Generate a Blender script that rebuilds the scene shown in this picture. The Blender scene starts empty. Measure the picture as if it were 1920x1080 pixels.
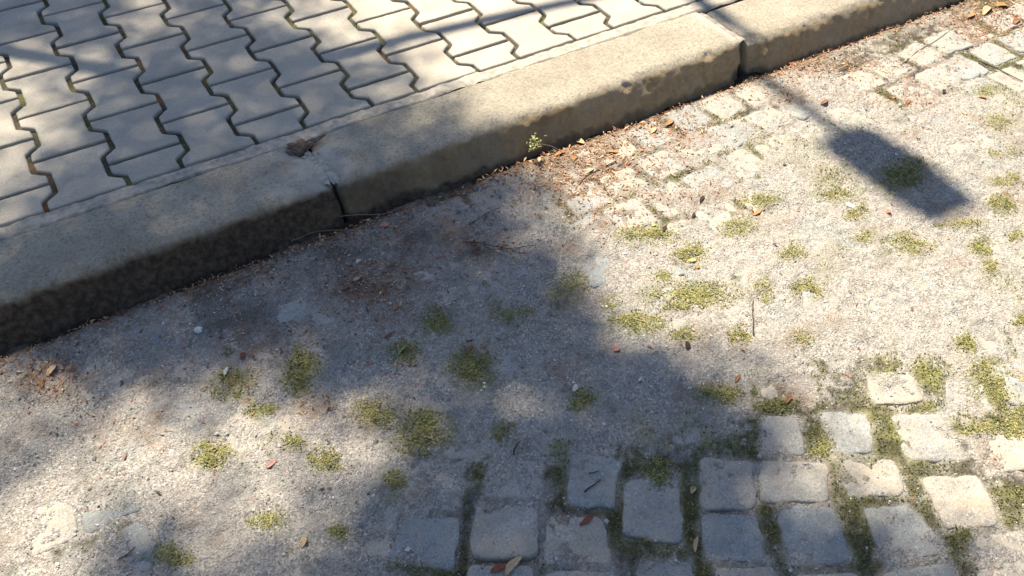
import bpy, math, random
import numpy as np
from mathutils import Matrix, Vector

# ------------------------------------------------------------------ camera, sky, sun, exposure
C = bpy.context.scene
R = math.radians
# world: X runs along the kerb, -Y towards the road, Z up; pavement top is z = 0, road is z = -0.10
F_PX, PITCH, ROLL, YAW = 1700.0, 0.790877895, -0.0151419843, 0.519532814
CAM = np.array([0.259240, -2.222234, 1.277208])
def _w(v):
    c, s = math.cos(YAW), math.sin(YAW)
    return np.array([v[0]*c+v[1]*s, -(v[0]*s-v[1]*c), v[2]])
_cp, _sp = math.cos(PITCH), math.sin(PITCH)
_r0 = np.array([1., 0, 0]); _u0 = np.array([0, _sp, _cp])
FW = _w(np.array([0, _cp, -_sp]))
RT = _w(math.cos(ROLL)*_r0+math.sin(ROLL)*_u0)
UP = _w(-math.sin(ROLL)*_r0+math.cos(ROLL)*_u0)
cam = bpy.data.cameras.new('camera'); cob = bpy.data.objects.new('camera', cam)
C.collection.objects.link(cob); C.camera = cob
cam.sensor_width = 36.0; cam.lens = 36.0*F_PX/1920.0; cam.clip_start = 0.02; cam.clip_end = 500
cob.matrix_world = Matrix(((RT[0], UP[0], -FW[0], CAM[0]), (RT[1], UP[1], -FW[1], CAM[1]),
                           (RT[2], UP[2], -FW[2], CAM[2]), (0, 0, 0, 1)))
TAN = 0.45                                   # shadow shift towards the road per metre of height
SUN_EL = math.atan(1/TAN)
wd = bpy.data.worlds.new('World'); C.world = wd; wd.use_nodes = True
nt = wd.node_tree; bg = nt.nodes['Background']
sky = nt.nodes.new('ShaderNodeTexSky'); sky.sky_type = 'NISHITA'; sky.sun_disc = False
sky.sun_elevation = SUN_EL; sky.sun_rotation = 0.0
nt.links.new(sky.outputs[0], bg.inputs[0]); bg.inputs[1].default_value = 0.060
sl = bpy.data.lights.new('sun', 'SUN'); sl.energy = 5.0; sl.angle = R(0.53); sl.color = (1.0, 0.87, 0.67)
so = bpy.data.objects.new('sun', sl); C.collection.objects.link(so)
so.rotation_euler = Vector((0, TAN, 1)).to_track_quat('Z', 'Y').to_euler()
so.location = (0, 5, 12)
vs = C.view_settings; vs.view_transform = 'Standard'; vs.look = 'None'; vs.gamma = 1; vs.use_curve_mapping = False
vs.exposure = 1.38

# ------------------------------------------------------------------ helpers
rng = np.random.default_rng(7)
ROAD = -0.10
def gnd(px, py, z=ROAD):
    """photo pixel (1920 x 1080) -> point on the level z"""
    px = np.asarray(px, float); py = np.asarray(py, float)
    d = FW+RT*((px[..., None]-960)/F_PX)-UP*((py[..., None]-540)/F_PX)
    t = (z-CAM[2])/d[..., 2]
    return CAM+d*t[..., None]
def pix(P):
    q = np.asarray(P, float)-CAM
    dz = q@FW
    return np.stack([960+F_PX*(q@RT)/dz, 540-F_PX*(q@UP)/dz], -1)
def scale_at(px, py, z=ROAD):
    a = gnd(px, py, z); b = gnd(px+10, py, z); c = gnd(px, py+10, z)
    return np.linalg.norm(b-a)/10, np.linalg.norm(c-a)/10
_lat = np.random.default_rng(3).random((256, 256))
def vnoise(x, y):
    xi = np.floor(x).astype(int); yi = np.floor(y).astype(int)
    fx = x-xi; fy = y-yi; fx = fx*fx*(3-2*fx); fy = fy*fy*(3-2*fy)
    a = _lat[xi % 256, yi % 256]; b = _lat[(xi+1) % 256, yi % 256]
    c = _lat[xi % 256, (yi+1) % 256]; d = _lat[(xi+1) % 256, (yi+1) % 256]
    return (a*(1-fx)+b*fx)*(1-fy)+(c*(1-fx)+d*fx)*fy-0.5
def fbm(x, y, f, o=3, off=0.0):
    r = 0; a = 1.0
    for k in range(o):
        r = r+a*vnoise(x*f+off+k*17.3, y*f+off*1.7+k*9.1); f = f*2.03; a *= 0.5
    return r
def mesh(name, V, Fs, mat, parent=None, smooth=True, loc=(0, 0, 0), attrs=None):
    """V (n,3) world coordinates, Fs list of faces or (m,k) array -> one mesh object with its origin at loc"""
    V = np.asarray(V, dtype=np.float32)-np.asarray(loc, dtype=np.float32)
    me = bpy.data.meshes.new(name)
    if isinstance(Fs, np.ndarray):
        m, k = Fs.shape
        me.vertices.add(len(V)); me.vertices.foreach_set('co', V.ravel())
        me.loops.add(m*k); me.loops.foreach_set('vertex_index', Fs.astype(np.int32).ravel())
        me.polygons.add(m); me.polygons.foreach_set('loop_start', np.arange(0, m*k, k, dtype=np.int32))
        me.polygons.foreach_set('loop_total', np.full(m, k, dtype=np.int32))
        me.update(calc_edges=True)
    else:
        me.from_pydata([tuple(map(float, v)) for v in V], [], Fs)
    me.polygons.foreach_set('use_smooth', np.full(len(me.polygons), smooth))
    if attrs:
        for an, av in attrs.items():
            av = np.asarray(av, dtype=np.float32)
            if av.ndim == 1:
                at = me.attributes.new(an, 'FLOAT', 'POINT'); at.data.foreach_set('value', av)
            else:
                at = me.attributes.new(an, 'FLOAT_COLOR', 'POINT')
                at.data.foreach_set('color', np.c_[av, np.ones(len(av), np.float32)].astype(np.float32).ravel())
    me.materials.append(mat); me.validate(); me.update()
    o = bpy.data.objects.new(name, me); C.collection.objects.link(o); o.location = loc
    if parent: 
        o.parent = parent; o.location = Vector(loc)-parent.location
    return o
def tag(o, label=None, cat=None, group=None, kind=None):
    if label: o['label'] = label
    if cat: o['category'] = cat
    if group: o['group'] = group
    if kind: o['kind'] = kind
    return o
def empty(name, loc):
    o = bpy.data.objects.new(name, None); C.collection.objects.link(o); o.location = loc
    o.empty_display_size = 0.05
    return o
def grid_faces(n, m):
    i, j = np.meshgrid(np.arange(n-1), np.arange(m-1), indexing='ij')
    a = (i*m+j).ravel()
    return np.stack([a, a+m, a+m+1, a+1], -1)

# ------------------------------------------------------------------ materials
class NT:
    def __init__(s, name, rough=0.85, spec=0.25):
        s.m = bpy.data.materials.new(name); s.m.use_nodes = True; s.t = s.m.node_tree
        s.b = s.t.nodes['Principled BSDF']; s.b.inputs['Roughness'].default_value = rough
        s.b.inputs['Specular IOR Level'].default_value = spec
        s.tc = s.t.nodes.new('ShaderNodeTexCoord'); s.oi = s.t.nodes.new('ShaderNodeObjectInfo')
        ad = s.t.nodes.new('ShaderNodeVectorMath'); ad.operation = 'ADD'
        mu = s.t.nodes.new('ShaderNodeVectorMath'); mu.operation = 'SCALE'
        cb = s.t.nodes.new('ShaderNodeCombineXYZ')
        for k in range(3): s.l(s.oi.outputs['Random'], cb.inputs[k])
        s.l(cb.outputs[0], mu.inputs[0]); mu.inputs['Scale'].default_value = 37.0
        s.l(s.tc.outputs['Object'], ad.inputs[0]); s.l(mu.outputs[0], ad.inputs[1]); s.v = ad.outputs[0]
    def l(s, a, b): s.t.links.new(a, b)
    def noise(s, scale, detail=4, rough=0.6, dist=0.0):
        n = s.t.nodes.new('ShaderNodeTexNoise'); n.inputs['Scale'].default_value = scale
        n.inputs['Detail'].default_value = detail; n.inputs['Roughness'].default_value = rough
        n.inputs['Distortion'].default_value = dist; s.l(s.v, n.inputs['Vector']); return n.outputs['Fac']
    def voro(s, scale, out='Color'):
        n = s.t.nodes.new('ShaderNodeTexVoronoi'); n.inputs['Scale'].default_value = scale
        s.l(s.v, n.inputs['Vector']); return n.outputs[out]
    def ramp(s, f, stops):
        n = s.t.nodes.new('ShaderNodeValToRGB'); e = n.color_ramp.elements
        while len(e) < len(stops): e.new(0.5)
        for k, (p, c) in enumerate(stops):
            e[k].position = p; e[k].color = (c, c, c, 1) if isinstance(c, (int, float)) else (*c, 1)
        s.l(f, n.inputs[0]); return n.outputs[0]
    def mix(s, f, a, b, mode='MIX'):
        n = s.t.nodes.new('ShaderNodeMix'); n.data_type = 'RGBA'; n.blend_type = mode
        for sk, v in ((n.inputs['Factor'], f), (n.inputs[6], a), (n.inputs[7], b)):
            if hasattr(v, 'is_output'): s.l(v, sk)
            elif isinstance(v, (int, float)): sk.default_value = v if sk.type == 'VALUE' else (v, v, v, 1)
            else: sk.default_value = (*v, 1)
        return n.outputs[2]
    def attr(s, name, col=False):
        n = s.t.nodes.new('ShaderNodeAttribute'); n.attribute_name = name
        return n.outputs['Color' if col else 'Fac']
    def bump(s, h, dist, strength=1.0, prev=None):
        n = s.t.nodes.new('ShaderNodeBump'); n.inputs['Distance'].default_value = dist
        n.inputs['Strength'].default_value = strength; s.l(h, n.inputs['Height'])
        if prev: s.l(prev, n.inputs['Normal'])
        return n.outputs[0]
    def done(s, col, nrm=None):
        if hasattr(col, 'is_output'): s.l(col, s.b.inputs['Base Color'])
        else: s.b.inputs['Base Color'].default_value = (*col, 1)
        if nrm: s.l(nrm, s.b.inputs['Normal'])
        return s.m

def m_paver():
    n = NT('paver_concrete', 0.8)
    c = n.ramp(n.noise(9, 3), [(0.3, (.33, .305, .268)), (0.7, (.42, .392, .342))])
    c = n.mix(n.ramp(n.noise(260, 3, .7), [(0.35, 1.0), (0.5, 0.0)]), c, (.27, .26, .24))
    c = n.mix(n.ramp(n.noise(24, 5, .7), [(0.55, 0.0), (0.75, .5)]), c, (.33, .29, .22))
    c = n.mix(n.ramp(n.noise(13, 6, .75, .4), [(0.50, 0.0), (0.68, .45)]), c, (.24, .225, .19))
    c = n.mix(0.75, c, n.mix(n.oi.outputs['Random'], (.78, .81, .84), (1.0, .98, .94)), 'MULTIPLY')
    b = n.bump(n.noise(320, 3, .7), .0012, .5); b = n.bump(n.noise(30, 3), .003, .5, b)
    return n.done(c, b)
def m_kerb():
    n = NT('kerb_concrete', 0.9)
    c = n.ramp(n.noise(7, 5, .65), [(0.25, (.27, .24, .19)), (0.5, (.36, .33, .27)), (0.75, (.43, .405, .345))])
    c = n.mix(n.ramp(n.noise(120, 6, .85), [(0.38, .85), (0.5, 0.0)]), c, (.15, .135, .11))
    c = n.mix(n.ramp(n.noise(170, 4, .85), [(0.54, 0.0), (0.66, .6)]), c, (.56, .53, .46))
    c = n.mix(n.ramp(n.noise(18, 6, .8), [(0.55, 0.0), (0.66, .35)]), c, (.20, .185, .15))
    c = n.mix(n.ramp(n.voro(260, 'Distance'), [(0.1, .55), (0.35, 0.0)]), c, (.5, .47, .40))
    st = n.attr('stain')
    sm = n.ramp(n.noise(38, 6, .75), [(0.25, (.22, .15, .09)), (0.5, (.34, .25, .145)), (0.75, (.42, .34, .21))])
    c = n.mix(st, c, sm)
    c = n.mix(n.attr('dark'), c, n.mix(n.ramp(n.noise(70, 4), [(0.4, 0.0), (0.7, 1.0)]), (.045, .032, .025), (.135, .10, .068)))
    c = n.mix(n.attr('pale'), c, (.50, .48, .44))
    c = n.mix(n.ramp(n.noise(420, 2, .8), [(0.60, 0.0), (0.72, .8)]), c, (.13, .115, .095))
    b = n.bump(n.noise(55, 6, .75), .009, .8); b = n.bump(n.noise(300, 4, .8), .004, .9, b)
    return n.done(c, b)
def m_sett():
    n = NT('granite', 0.8)
    c = n.ramp(n.noise(16, 5, .7), [(0.3, (.25, .25, .245)), (0.7, (.39, .385, .37))])
    c = n.mix(n.ramp(n.voro(330), [(0.2, .55), (0.45, 0.0)]), c, (.16, .155, .15))
    c = n.mix(n.ramp(n.noise(230, 3, .8), [(0.56, 0.0), (0.7, .75)]), c, (.66, .64, .60))
    c = n.mix(n.ramp(n.noise(26, 6, .75), [(0.45, 0.0), (0.62, .7)]), c, (.37, .335, .28))
    c = n.mix(n.ramp(n.noise(40, 6, .8), [(0.28, .8), (0.42, 0.0)]), c, (.17, .165, .15))
    c = n.mix(0.8, c, n.mix(n.oi.outputs['Random'], (.66, .76, .84), (1.0, .93, .84)), 'MULTIPLY')
    b = n.bump(n.noise(75, 5, .7), .006, .7); b = n.bump(n.noise(380, 2), .002, .6, b)
    return n.done(c, b)
def m_ground():
    n = NT('grit_ground', 0.95)
    c = n.ramp(n.noise(5, 5, .65), [(0.3, (.26, .255, .245)), (0.7, (.39, .382, .368))])
    g = n.voro(300)
    c = n.mix(n.ramp(n.noise(14, 5, .7), [(0.36, .2), (0.6, .75)]), c, n.ramp(g, [(0.1, (.12, .12, .12)), (0.45, (.31, .305, .295)), (0.75, (.43, .42, .405)), (.97, (.75, .74, .72))]))
    c = n.mix(n.ramp(n.noise(150, 4, .8), [(0.32, .7), (0.46, 0.0)]), c, (.11, .105, .10))
    sm = n.ramp(n.noise(60, 4, .7), [(0.3, (.11, .08, .058)), (0.7, (.33, .245, .185))])
    c = n.mix(0.75, c, n.ramp(n.noise(9, 3, .6, .6), [(0.3, (.80, .84, .84)), (0.45, (1.0, .97, .92)), (0.58, (1.0, .94, .90)), (0.72, (.90, .95, .86))]), 'MULTIPLY')
    c = n.mix(n.ramp(n.noise(22, 6, .8), [(0.54, 0.0), (0.64, .55)]), c, (.145, .13, .11))
    c = n.mix(n.ramp(n.noise(48, 6, .8), [(0.30, .6), (0.42, 0.0)]), c, (.13, .125, .12))
    c = n.mix(n.ramp(n.noise(34, 6, .8), [(0.56, 0.0), (0.68, .5)]), c, (.50, .49, .47))
    c = n.mix(n.attr('soil'), c, sm)
    gm = n.ramp(n.noise(110, 4, .7), [(0.3, (.07, .075, .03)), (0.7, (.29, .28, .12))])
    c = n.mix(n.attr('moss'), c, gm)
    c = n.mix(n.attr('dirt_shade'), c, (.03, .024, .019))  # dark soil in the joints, darker patches, and the painted gap shade
    b = n.bump(n.voro(260, 'Distance'), .003, .9); b = n.bump(n.noise(120, 5, .75), .006, .8, b)
    return n.done(c, b)
def m_tint(name, rough=0.85, transl=0.0, var=60):
    n = NT(name, rough)
    c = n.mix(0.7, n.attr('tint', True), n.ramp(n.noise(var*6, 3), [(0.3, .6), (0.7, 1.25)]), 'MULTIPLY')
    m = n.done(c)
    if transl:
        tr = n.t.nodes.new('ShaderNodeBsdfTranslucent'); mx = n.t.nodes.new('ShaderNodeMixShader')
        n.l(c, tr.inputs[0]); mx.inputs[0].default_value = transl
        out = n.t.nodes['Material Output']
        n.l(n.b.outputs[0], mx.inputs[1]); n.l(tr.outputs[0], mx.inputs[2]); n.l(mx.outputs[0], out.inputs[0])
    return m
def m_plain(name, col, rough=.8, var=.25, scale=30, metal=0.0):
    n = NT(name, rough); n.b.inputs['Metallic'].default_value = metal
    a = tuple(x*(1-var) for x in col); b = tuple(min(1, x*(1+var)) for x in col)
    nf = n.noise(scale, 5, .7)
    return n.done(n.ramp(nf, [(0.3, a), (0.7, b)]), n.bump(nf, .002, .4))
def m_joint():
    n = NT('joint_sand', 0.95)
    c = n.ramp(n.noise(70, 4, .7), [(0.3, (.022, .024, .020)), (0.7, (.095, .09, .062))])
    c = n.mix(n.ramp(n.noise(6, 3), [(0.5, 0.0), (0.62, .8)]), c, (.10, .105, .035))
    c = n.mix(n.ramp(n.noise(9, 2, .5, 1.0), [(0.58, 0.0), (0.68, .7)]), c, (.16, .075, .035))
    return n.done(c, n.bump(n.noise(200, 4), .004, .8))
M_PAVER, M_KERB, M_SETT, M_GROUND, M_JOINT = m_paver(), m_kerb(), m_sett(), m_ground(), m_joint()
M_GRIT = m_tint('grit', .8); M_VEG = m_tint('weed_leaf', .7, .3); M_LITTER = m_tint('dry_leaf', .8, .15)
M_MORTAR = m_plain('mortar', (.30, .28, .245), .95, .38, 60)
M_BARK = m_plain('bark', (.14, .10, .075), .95, .4, 25)
M_TWIG = m_plain('twig_bark', (.20, .155, .115), .9, .3, 120)
M_TWIGD = m_plain('dark_twig_bark', (.05, .036, .028), .9, .3, 120)
M_STEEL = m_plain('galvanised_steel', (.32, .33, .34), .5, .1, 8, .8)
M_LAMP = m_plain('lamp_housing', (.16, .17, .18), .5, .08, 8)
M_GLASS = m_plain('lamp_cover', (.75, .76, .76), .25, .03, 5)
M_TREELEAF = m_tint('tree_leaf', .6, .25)

# ------------------------------------------------------------------ pavement: interlocking double-T pavers
P, V2, DZ = 0.150, 0.200, 0.0145            # column pitch, stone length, half width of the zigzag
VEND = 0.395                                # the pavers are cut straight here
pavement = tag(empty('pavement', (0, 0, 0)), kind='structure')
def clip_poly(pts, vmax):
    out = []
    for k in range(len(pts)):
        a, b = pts[k], pts[(k+1) % len(pts)]
        ia, ib = a[1] <= vmax, b[1] <= vmax
        if ia: out.append(a)
        if ia != ib:
            t = (vmax-a[1])/(b[1]-a[1]); out.append((a[0]+t*(b[0]-a[0]), vmax))
    return out
def paver_outline(col, s, g=0.0056):
    """closed outline in (u, v); s = v index of the joint at the upper end"""
    u0 = col*P; v0 = s*V2
    prof = [(0.0, -DZ), (.030, -DZ), (.036, -DZ*.9), (.058, DZ*.9), (.064, DZ), (.1, DZ), (.136, DZ), (.142, DZ*.9),
            (.164, -DZ*.9), (.170, -DZ), (.2, -DZ)]
    L, Rr = [], []
    for v, d in prof:
        vv = min(max(v, g), V2-g)
        L.append((u0+d+g, v0+vv)); Rr.append((u0+P-d-g, v0+vv))
    return clip_poly([p for p in L]+[p for p in reversed(Rr)], VEND)
def paver_mesh(pts, r):
    """rounded-edge slab from an outline; returns verts, faces"""
    p = np.array(pts); 
    # densify so the edge can wear unevenly
    q = []
    for k in range(len(p)):
        a, b = p[k], p[(k+1) % len(p)]; n = max(1, int(np.linalg.norm(b-a)/.012))
        for i in range(n): q.append(a+(b-a)*i/n)
    p = np.array(q); n = len(p)
    d = np.roll(p, -1, 0)-np.roll(p, 1, 0); d /= np.linalg.norm(d, axis=1)[:, None]+1e-9
    nrm = np.stack([-d[:, 1], d[:, 0]], -1)
    area = 0.5*np.sum(p[:, 0]*np.roll(p[:, 1], -1)-p[:, 1]*np.roll(p[:, 0], -1))
    if area < 0: nrm = -nrm                                             # inward
    wear = fbm(p[:, 0], p[:, 1], 60, 2, r*50)*.0022
    tx, ty = (np.random.default_rng(int(r*1e6)).random(2)-.5)*.012
    zt = (np.random.default_rng(int(r*1e6)+1).random()-.5)*.0022
    cen = p.mean(0)
    rings = [(wear-.0002, -.045), (wear, -.006), (wear+.0008, -.0022), (wear+.0028, -.0004), (wear+.006, 0.0)]
    V = []
    for off, z in rings:
        q = p+nrm*np.asarray(off)[:, None]
        zz = z+zt+((q-cen)@np.array([tx, ty])) if z > -.02 else np.full(n, z)
        V.append(np.c_[q[:, 0], -q[:, 1], zz])
    V = np.concatenate(V); F = []
    for k in range(len(rings)-1):
        for i in range(n):
            j = (i+1) % n; f = (k*n+i, k*n+j, (k+1)*n+j, (k+1)*n+i)
            F.append(f if area < 0 else f[::-1])
    top = [(len(rings)-1)*n+i for i in range(n)]
    F.append(top if area < 0 else top[::-1])
    return V, F
far_V, far_F, base = [], [], 0
for col in range(-14, 34):
    off = 0.0 if col % 2 else 0.5
    for j in range(-22, 3):
        s = j+off
        if s*V2 > VEND-.02: continue
        o = paver_outline(col, s)
        if len(o) < 3: continue
        V, F = paver_mesh(o, (col*.137+s*.291) % 1)
        q = pix(V)
        vis = ((q[:, 0] > 0) & (q[:, 0] < 1920) & (q[:, 1] > 0) & (q[:, 1] < 1080)).sum() > 6
        if vis:
            c = ((col+.5)*P, -(s+.5)*V2, 0)
            mesh('paver', V, F, M_PAVER, pavement, True, c)
        else:
            far_V.append(V); far_F += [tuple(i+base for i in f) for f in F]; base += len(V)
fp = mesh('paver', np.concatenate(far_V), far_F, M_PAVER, pavement); tag(fp, kind='stuff')
# joint sand bed (undulating so some joints are fuller than others) and the far pavement sheet
xs = np.arange(-2.2, 5.2, .012); ys = np.arange(-.44, 4.5, .012)
X, Y = np.meshgrid(xs, ys, indexing='ij')
Z = -.0105+fbm(X, Y, 3.2, 2)*.006+fbm(X, Y, 45, 2, 5)*.0035
mesh('joint_sand', np.stack([X, Y, np.minimum(Z, -.003)], -1).reshape(-1, 3), grid_faces(len(xs), len(ys)), M_JOINT, pavement)
mesh('paving_bed', [(-70, -.40, -.05), (70, -.40, -.05), (70, 70, -.05), (-70, 70, -.05)], [(0, 1, 2, 3)], M_MORTAR, pavement)
# beyond the laid field the pavement goes on as one plain slab course
mesh('paving_sheet', [(-70, 4.5, -.003), (70, 4.5, -.003), (70, 70, -.003), (-70, 70, -.003),
                      (5.2, -.4, -.003), (70, -.4, -.003), (5.2, 4.5, -.003), (70, 4.5, -.003),
                      (-70, -.4, -.003), (-2.2, -.4, -.003), (-2.2, 4.5, -.003), (-70, 4.5, -.003)],
     [(0, 1, 2, 3), (4, 5, 7, 6), (8, 9, 10, 11)], M_PAVER, pavement, False)

# mortar strip between pavers and kerb
def strip(name, u0, u1, va, vb, z0, amp, mat, parent=None):
    us = np.arange(u0, u1, .006); t = np.linspace(0, 1, 12)
    U, T = np.meshgrid(us, t, indexing='ij')
    ea = va+.0025+fbm(U, U*0, 9, 4, 1)*.004; eb = vb-.003+fbm(U, U*0, 7, 5, 8)*.010
    Vv = ea+(eb-ea)*T
    edge = np.minimum(T, 1-T)
    Z = z0+fbm(U, Vv, 40, 3, 2)*amp-np.where(edge < .05, .012, 0)*np.clip(.62+fbm(U, T*0, 6, 3, 12+0*T)*3+(T > .5)*.4, 0, 1)
    Z -= .010*np.clip(1.3-np.hypot(U-.70, Vv-.45)/.035, 0, 1)
    return mesh(name, np.stack([U, -Vv, Z], -1).reshape(-1, 3), grid_faces(len(us), len(t)), mat, parent)
ms = strip('mortar_strip', -2.6, 6.0, VEND-.001, .443, -.0035, .0050, M_MORTAR, pavement)
def soil_plug():
    a = np.linspace(0, 1, 14); b = np.linspace(0, 2*math.pi, 40, endpoint=False)
    A, B = np.meshgrid(a, b, indexing='ij'); rr = 1+fbm(np.cos(B), np.sin(B), 1.7, 3)*.8
    x = .690+np.cos(B)*A*rr*.040; v = .452+np.sin(B)*A*rr*.026; z = -.0095+(1-A**2)*.004-A**6*.008+fbm(x, v, 150, 4)*.012
    n, m = A.shape; F = [(i*m+j, i*m+(j+1) % m, (i+1)*m+(j+1) % m, (i+1)*m+j) for i in range(n-1) for j in range(m)]
    mesh('soil', np.stack([x, -v, z], -1).reshape(-1, 3), F, M_SOIL, pavement)
def mortar_plug():
    a = np.linspace(0, 1, 16); b = np.linspace(0, 2*math.pi, 64, endpoint=False)
    A, B = np.meshgrid(a, b, indexing='ij'); rr = 1+fbm(np.cos(B)*1.5, np.sin(B)*1.5, 2.1, 4)*.7
    x = .712+np.cos(B)*A*rr*.022; v = .550+np.sin(B)*A*rr*.070; x = x+(v-.56)*.10
    z = -.0035+(1-A**2)*.0048-A**6*.010+fbm(x, v, 120, 4)*.007-np.clip((v-.618)/.03, 0, 1)**2*.022
    n, m = A.shape; F = [(i*m+j, i*m+(j+1) % m, (i+1)*m+(j+1) % m, (i+1)*m+j) for i in range(n-1) for j in range(m)]
    mesh('mortar', np.stack([x, -v, z], -1).reshape(-1, 3), F, m_plain('pale_mortar', (.36, .34, .305), .95, .35, 90), pavement)
mortar_plug()
M_SOIL = m_plain('crumbly_soil', (.14, .105, .08), .95, .75, 160)
soil_plug()

# ------------------------------------------------------------------ kerbstones
def kerbstone(u0, u1, seed, label, chips=(), dark=0.0, z0=0.0, dv=0.0, pale_left=0, pale_right=0, group='kerbstones'):
    us = np.linspace(u0, u1, int((u1-u0)/.004))
    gk = np.random.default_rng(seed)
    chips = list(chips)+[(gk.uniform(u0, u1), .636+gk.uniform(-.004, .006), -.010+gk.uniform(-.004, .006), gk.uniform(.006, .015), gk.uniform(.003, .007)) for _ in range(16)]
    # profile (v, z, stain) from the back bottom over the top to the front bottom
    prof = [(.443, -.16), (.443, -.02), (.4435, -.006), (.446, -.0015), (.452, 0)]
    prof += [(v, 0) for v in np.linspace(.458, .612, 24)]
    prof += [(.620, -.0008), (.626, -.0022), (.631, -.0045), (.635, -.008), (.638, -.013), (.640, -.018)]
    prof += [(.640+(k/14)*.030, -.018-(k/14)*.092) for k in range(1, 15)] + [(.673, -.14), (.676, -.20)]
    pr = np.array(prof); m = len(pr)
    U, K = np.meshgrid(us, np.arange(m), indexing='ij')
    Vv = pr[K, 0].copy(); Z = pr[K, 1].copy()
    face = np.clip((Vv-.628)/.012, 0, 1)
    arc = np.linspace(0, .36, m)[K]
    nz = fbm(U, arc, 26, 4, seed)*.0042+fbm(U, arc, 5, 2, seed+4)*.005
    Z += (1-face)*nz*.8*(Z > -.05); Vv += face*nz*1.15
    er = np.exp(-((Vv-.632)/.012)**2)*(Z > -.05)                      # worn front edge
    w = np.clip(fbm(U, U*0, 14, 4, seed+9)+.25, 0, 1)*.008
    Vv -= er*w; Z -= er*w*.6
    ends = np.minimum(U-u0, u1-U)
    e = np.exp(-ends/(.008+.010*np.clip(fbm(Vv, U*0, 30, 3, seed), -.3, 1))); Z -= e*.006*(Z > -.1); Vv -= e*face*.008
    for cu, cv, cz, rad, dep in chips:
        d = np.sqrt((U-cu)**2+(Vv-cv)**2+(Z-cz)**2+(fbm(U, arc, 40, 2, seed)*rad*.7)**2)
        k = np.clip(1-d/rad, 0, 1)**.5*dep
        Z -= k*(.35+.65*(1-face)); Vv -= k*face*.9+k*.4*(1-face)*(Vv > .6)
    V = np.stack([U, -(Vv+dv), Z+z0], -1).reshape(-1, 3)
    F = grid_faces(len(us), m)
    F = list(map(tuple, F)); n = len(us)
    F.append(tuple(range(m-1, -1, -1))[::-1]); F.append(tuple((n-1)*m+k for k in range(m))[::-1])
    fz = np.clip((-pr[K, 1]-.004+fbm(U, arc, 60, 4, seed+2)*.008)/.014, 0, 1)*(pr[K, 0] > .6)
    face = fz
    stain = np.clip(face*1.1+np.clip((Vv-.6)/.03, 0, 1)*.12*(fbm(U, arc, 30, 3, 3)+.5), 0, 1)
    stain = np.where(face > .5, np.clip(.85+fbm(U, arc, 18, 3, 11)*.6, 0, 1), stain*.6)
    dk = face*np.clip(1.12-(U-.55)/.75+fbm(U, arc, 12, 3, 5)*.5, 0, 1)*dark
    bot = face*np.clip((-.082-Z+fbm(U, arc, 30, 3, 8)*.02)/.010, 0, 1)*.75*(.4+.6*(u0 > .7))  # shade of the foot gap, painted onto the lowest part of the face
    pale = np.zeros_like(U)
    if pale_left: pale += np.exp(-((U-u0)/pale_left)**2)*np.clip(.9+fbm(U, arc, 25, 3, 2)*2, 0, 1)*(1-face)
    if pale_right: pale += np.exp(-((U-u1)/pale_right)**2)*np.clip(.9+fbm(U, arc, 25, 3, 2)*2, 0, 1)*(1-face)
    soil = np.zeros_like(U)
    for cu, cv, cz, rad, dep in chips:
        if cv < .6: soil = np.maximum(soil, np.clip(1.4-np.hypot(U-cu, Vv-cv)/rad*1.5, 0, 1))
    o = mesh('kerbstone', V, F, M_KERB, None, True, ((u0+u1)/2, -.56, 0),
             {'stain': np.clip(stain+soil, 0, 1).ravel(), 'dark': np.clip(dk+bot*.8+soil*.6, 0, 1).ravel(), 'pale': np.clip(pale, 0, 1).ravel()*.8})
    return tag(o, label, 'kerbstone', group)
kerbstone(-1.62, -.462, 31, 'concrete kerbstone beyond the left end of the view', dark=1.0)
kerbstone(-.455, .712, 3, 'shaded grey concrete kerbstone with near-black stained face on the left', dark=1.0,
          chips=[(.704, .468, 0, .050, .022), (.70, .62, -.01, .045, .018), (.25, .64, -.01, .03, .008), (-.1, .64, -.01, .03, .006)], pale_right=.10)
kerbstone(.722, 1.893, 12, 'long middle kerbstone, sunlit, with a small chip in its front edge', dark=.75, z0=.001,
          chips=[(.725, .455, 0, .045, .018), (.735, .61, -.01, .04, .016), (1.513, .641, -.014, .016, .010), (1.885, .66, -.09, .03, .02)], pale_left=.08, pale_right=.03)
kerbstone(1.915, 3.085, 23, 'far right kerbstone with greenish worn edge beyond the lamp arm shadow', dark=.12, z0=-.004, dv=.014,
          chips=[(1.925, .64, -.02, .05, .022), (1.93, .665, -.085, .045, .025)])
kerbstone(3.095, 4.26, 41, 'concrete kerbstone beyond the right end of the view', dark=.1)
for k, (a, b) in enumerate(((-70, -1.63), (4.27, 70))):
    kr = mesh('kerb', [(a, -.443, -.2), (b, -.443, -.2), (a, -.443, 0), (b, -.443, 0), (a, -.63, 0), (b, -.63, 0),
                  (a, -.64, -.012), (b, -.64, -.012), (a, -.672, -.2), (b, -.672, -.2)],
              [(0, 1, 3, 2), (2, 3, 5, 4), (4, 5, 7, 6), (6, 7, 9, 8), (0, 2, 4, 6, 8), (1, 9, 7, 5, 3)], M_KERB, None, False)
    tag(kr, kind='structure')
# mortar between stones
for (u, va, vb, w) in ((1.904, .45, .628, .014),):
    us = np.linspace(u-w, u+w, 9); vs_ = np.linspace(va, vb, 50)
    U, Vv = np.meshgrid(us, vs_, indexing='ij')
    Z = -.005-.010*((U-u)/w)**2+fbm(U, Vv, 70, 3, 4)*.006-np.clip((Vv-.63)/.02, 0, 1)**2*.06
    (mesh('joint_mortar', np.stack([U+fbm(U, Vv, 20, 2)*.006, -Vv, Z], -1).reshape(-1, 3), grid_faces(9, 50), M_MORTAR, pavement))

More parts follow.
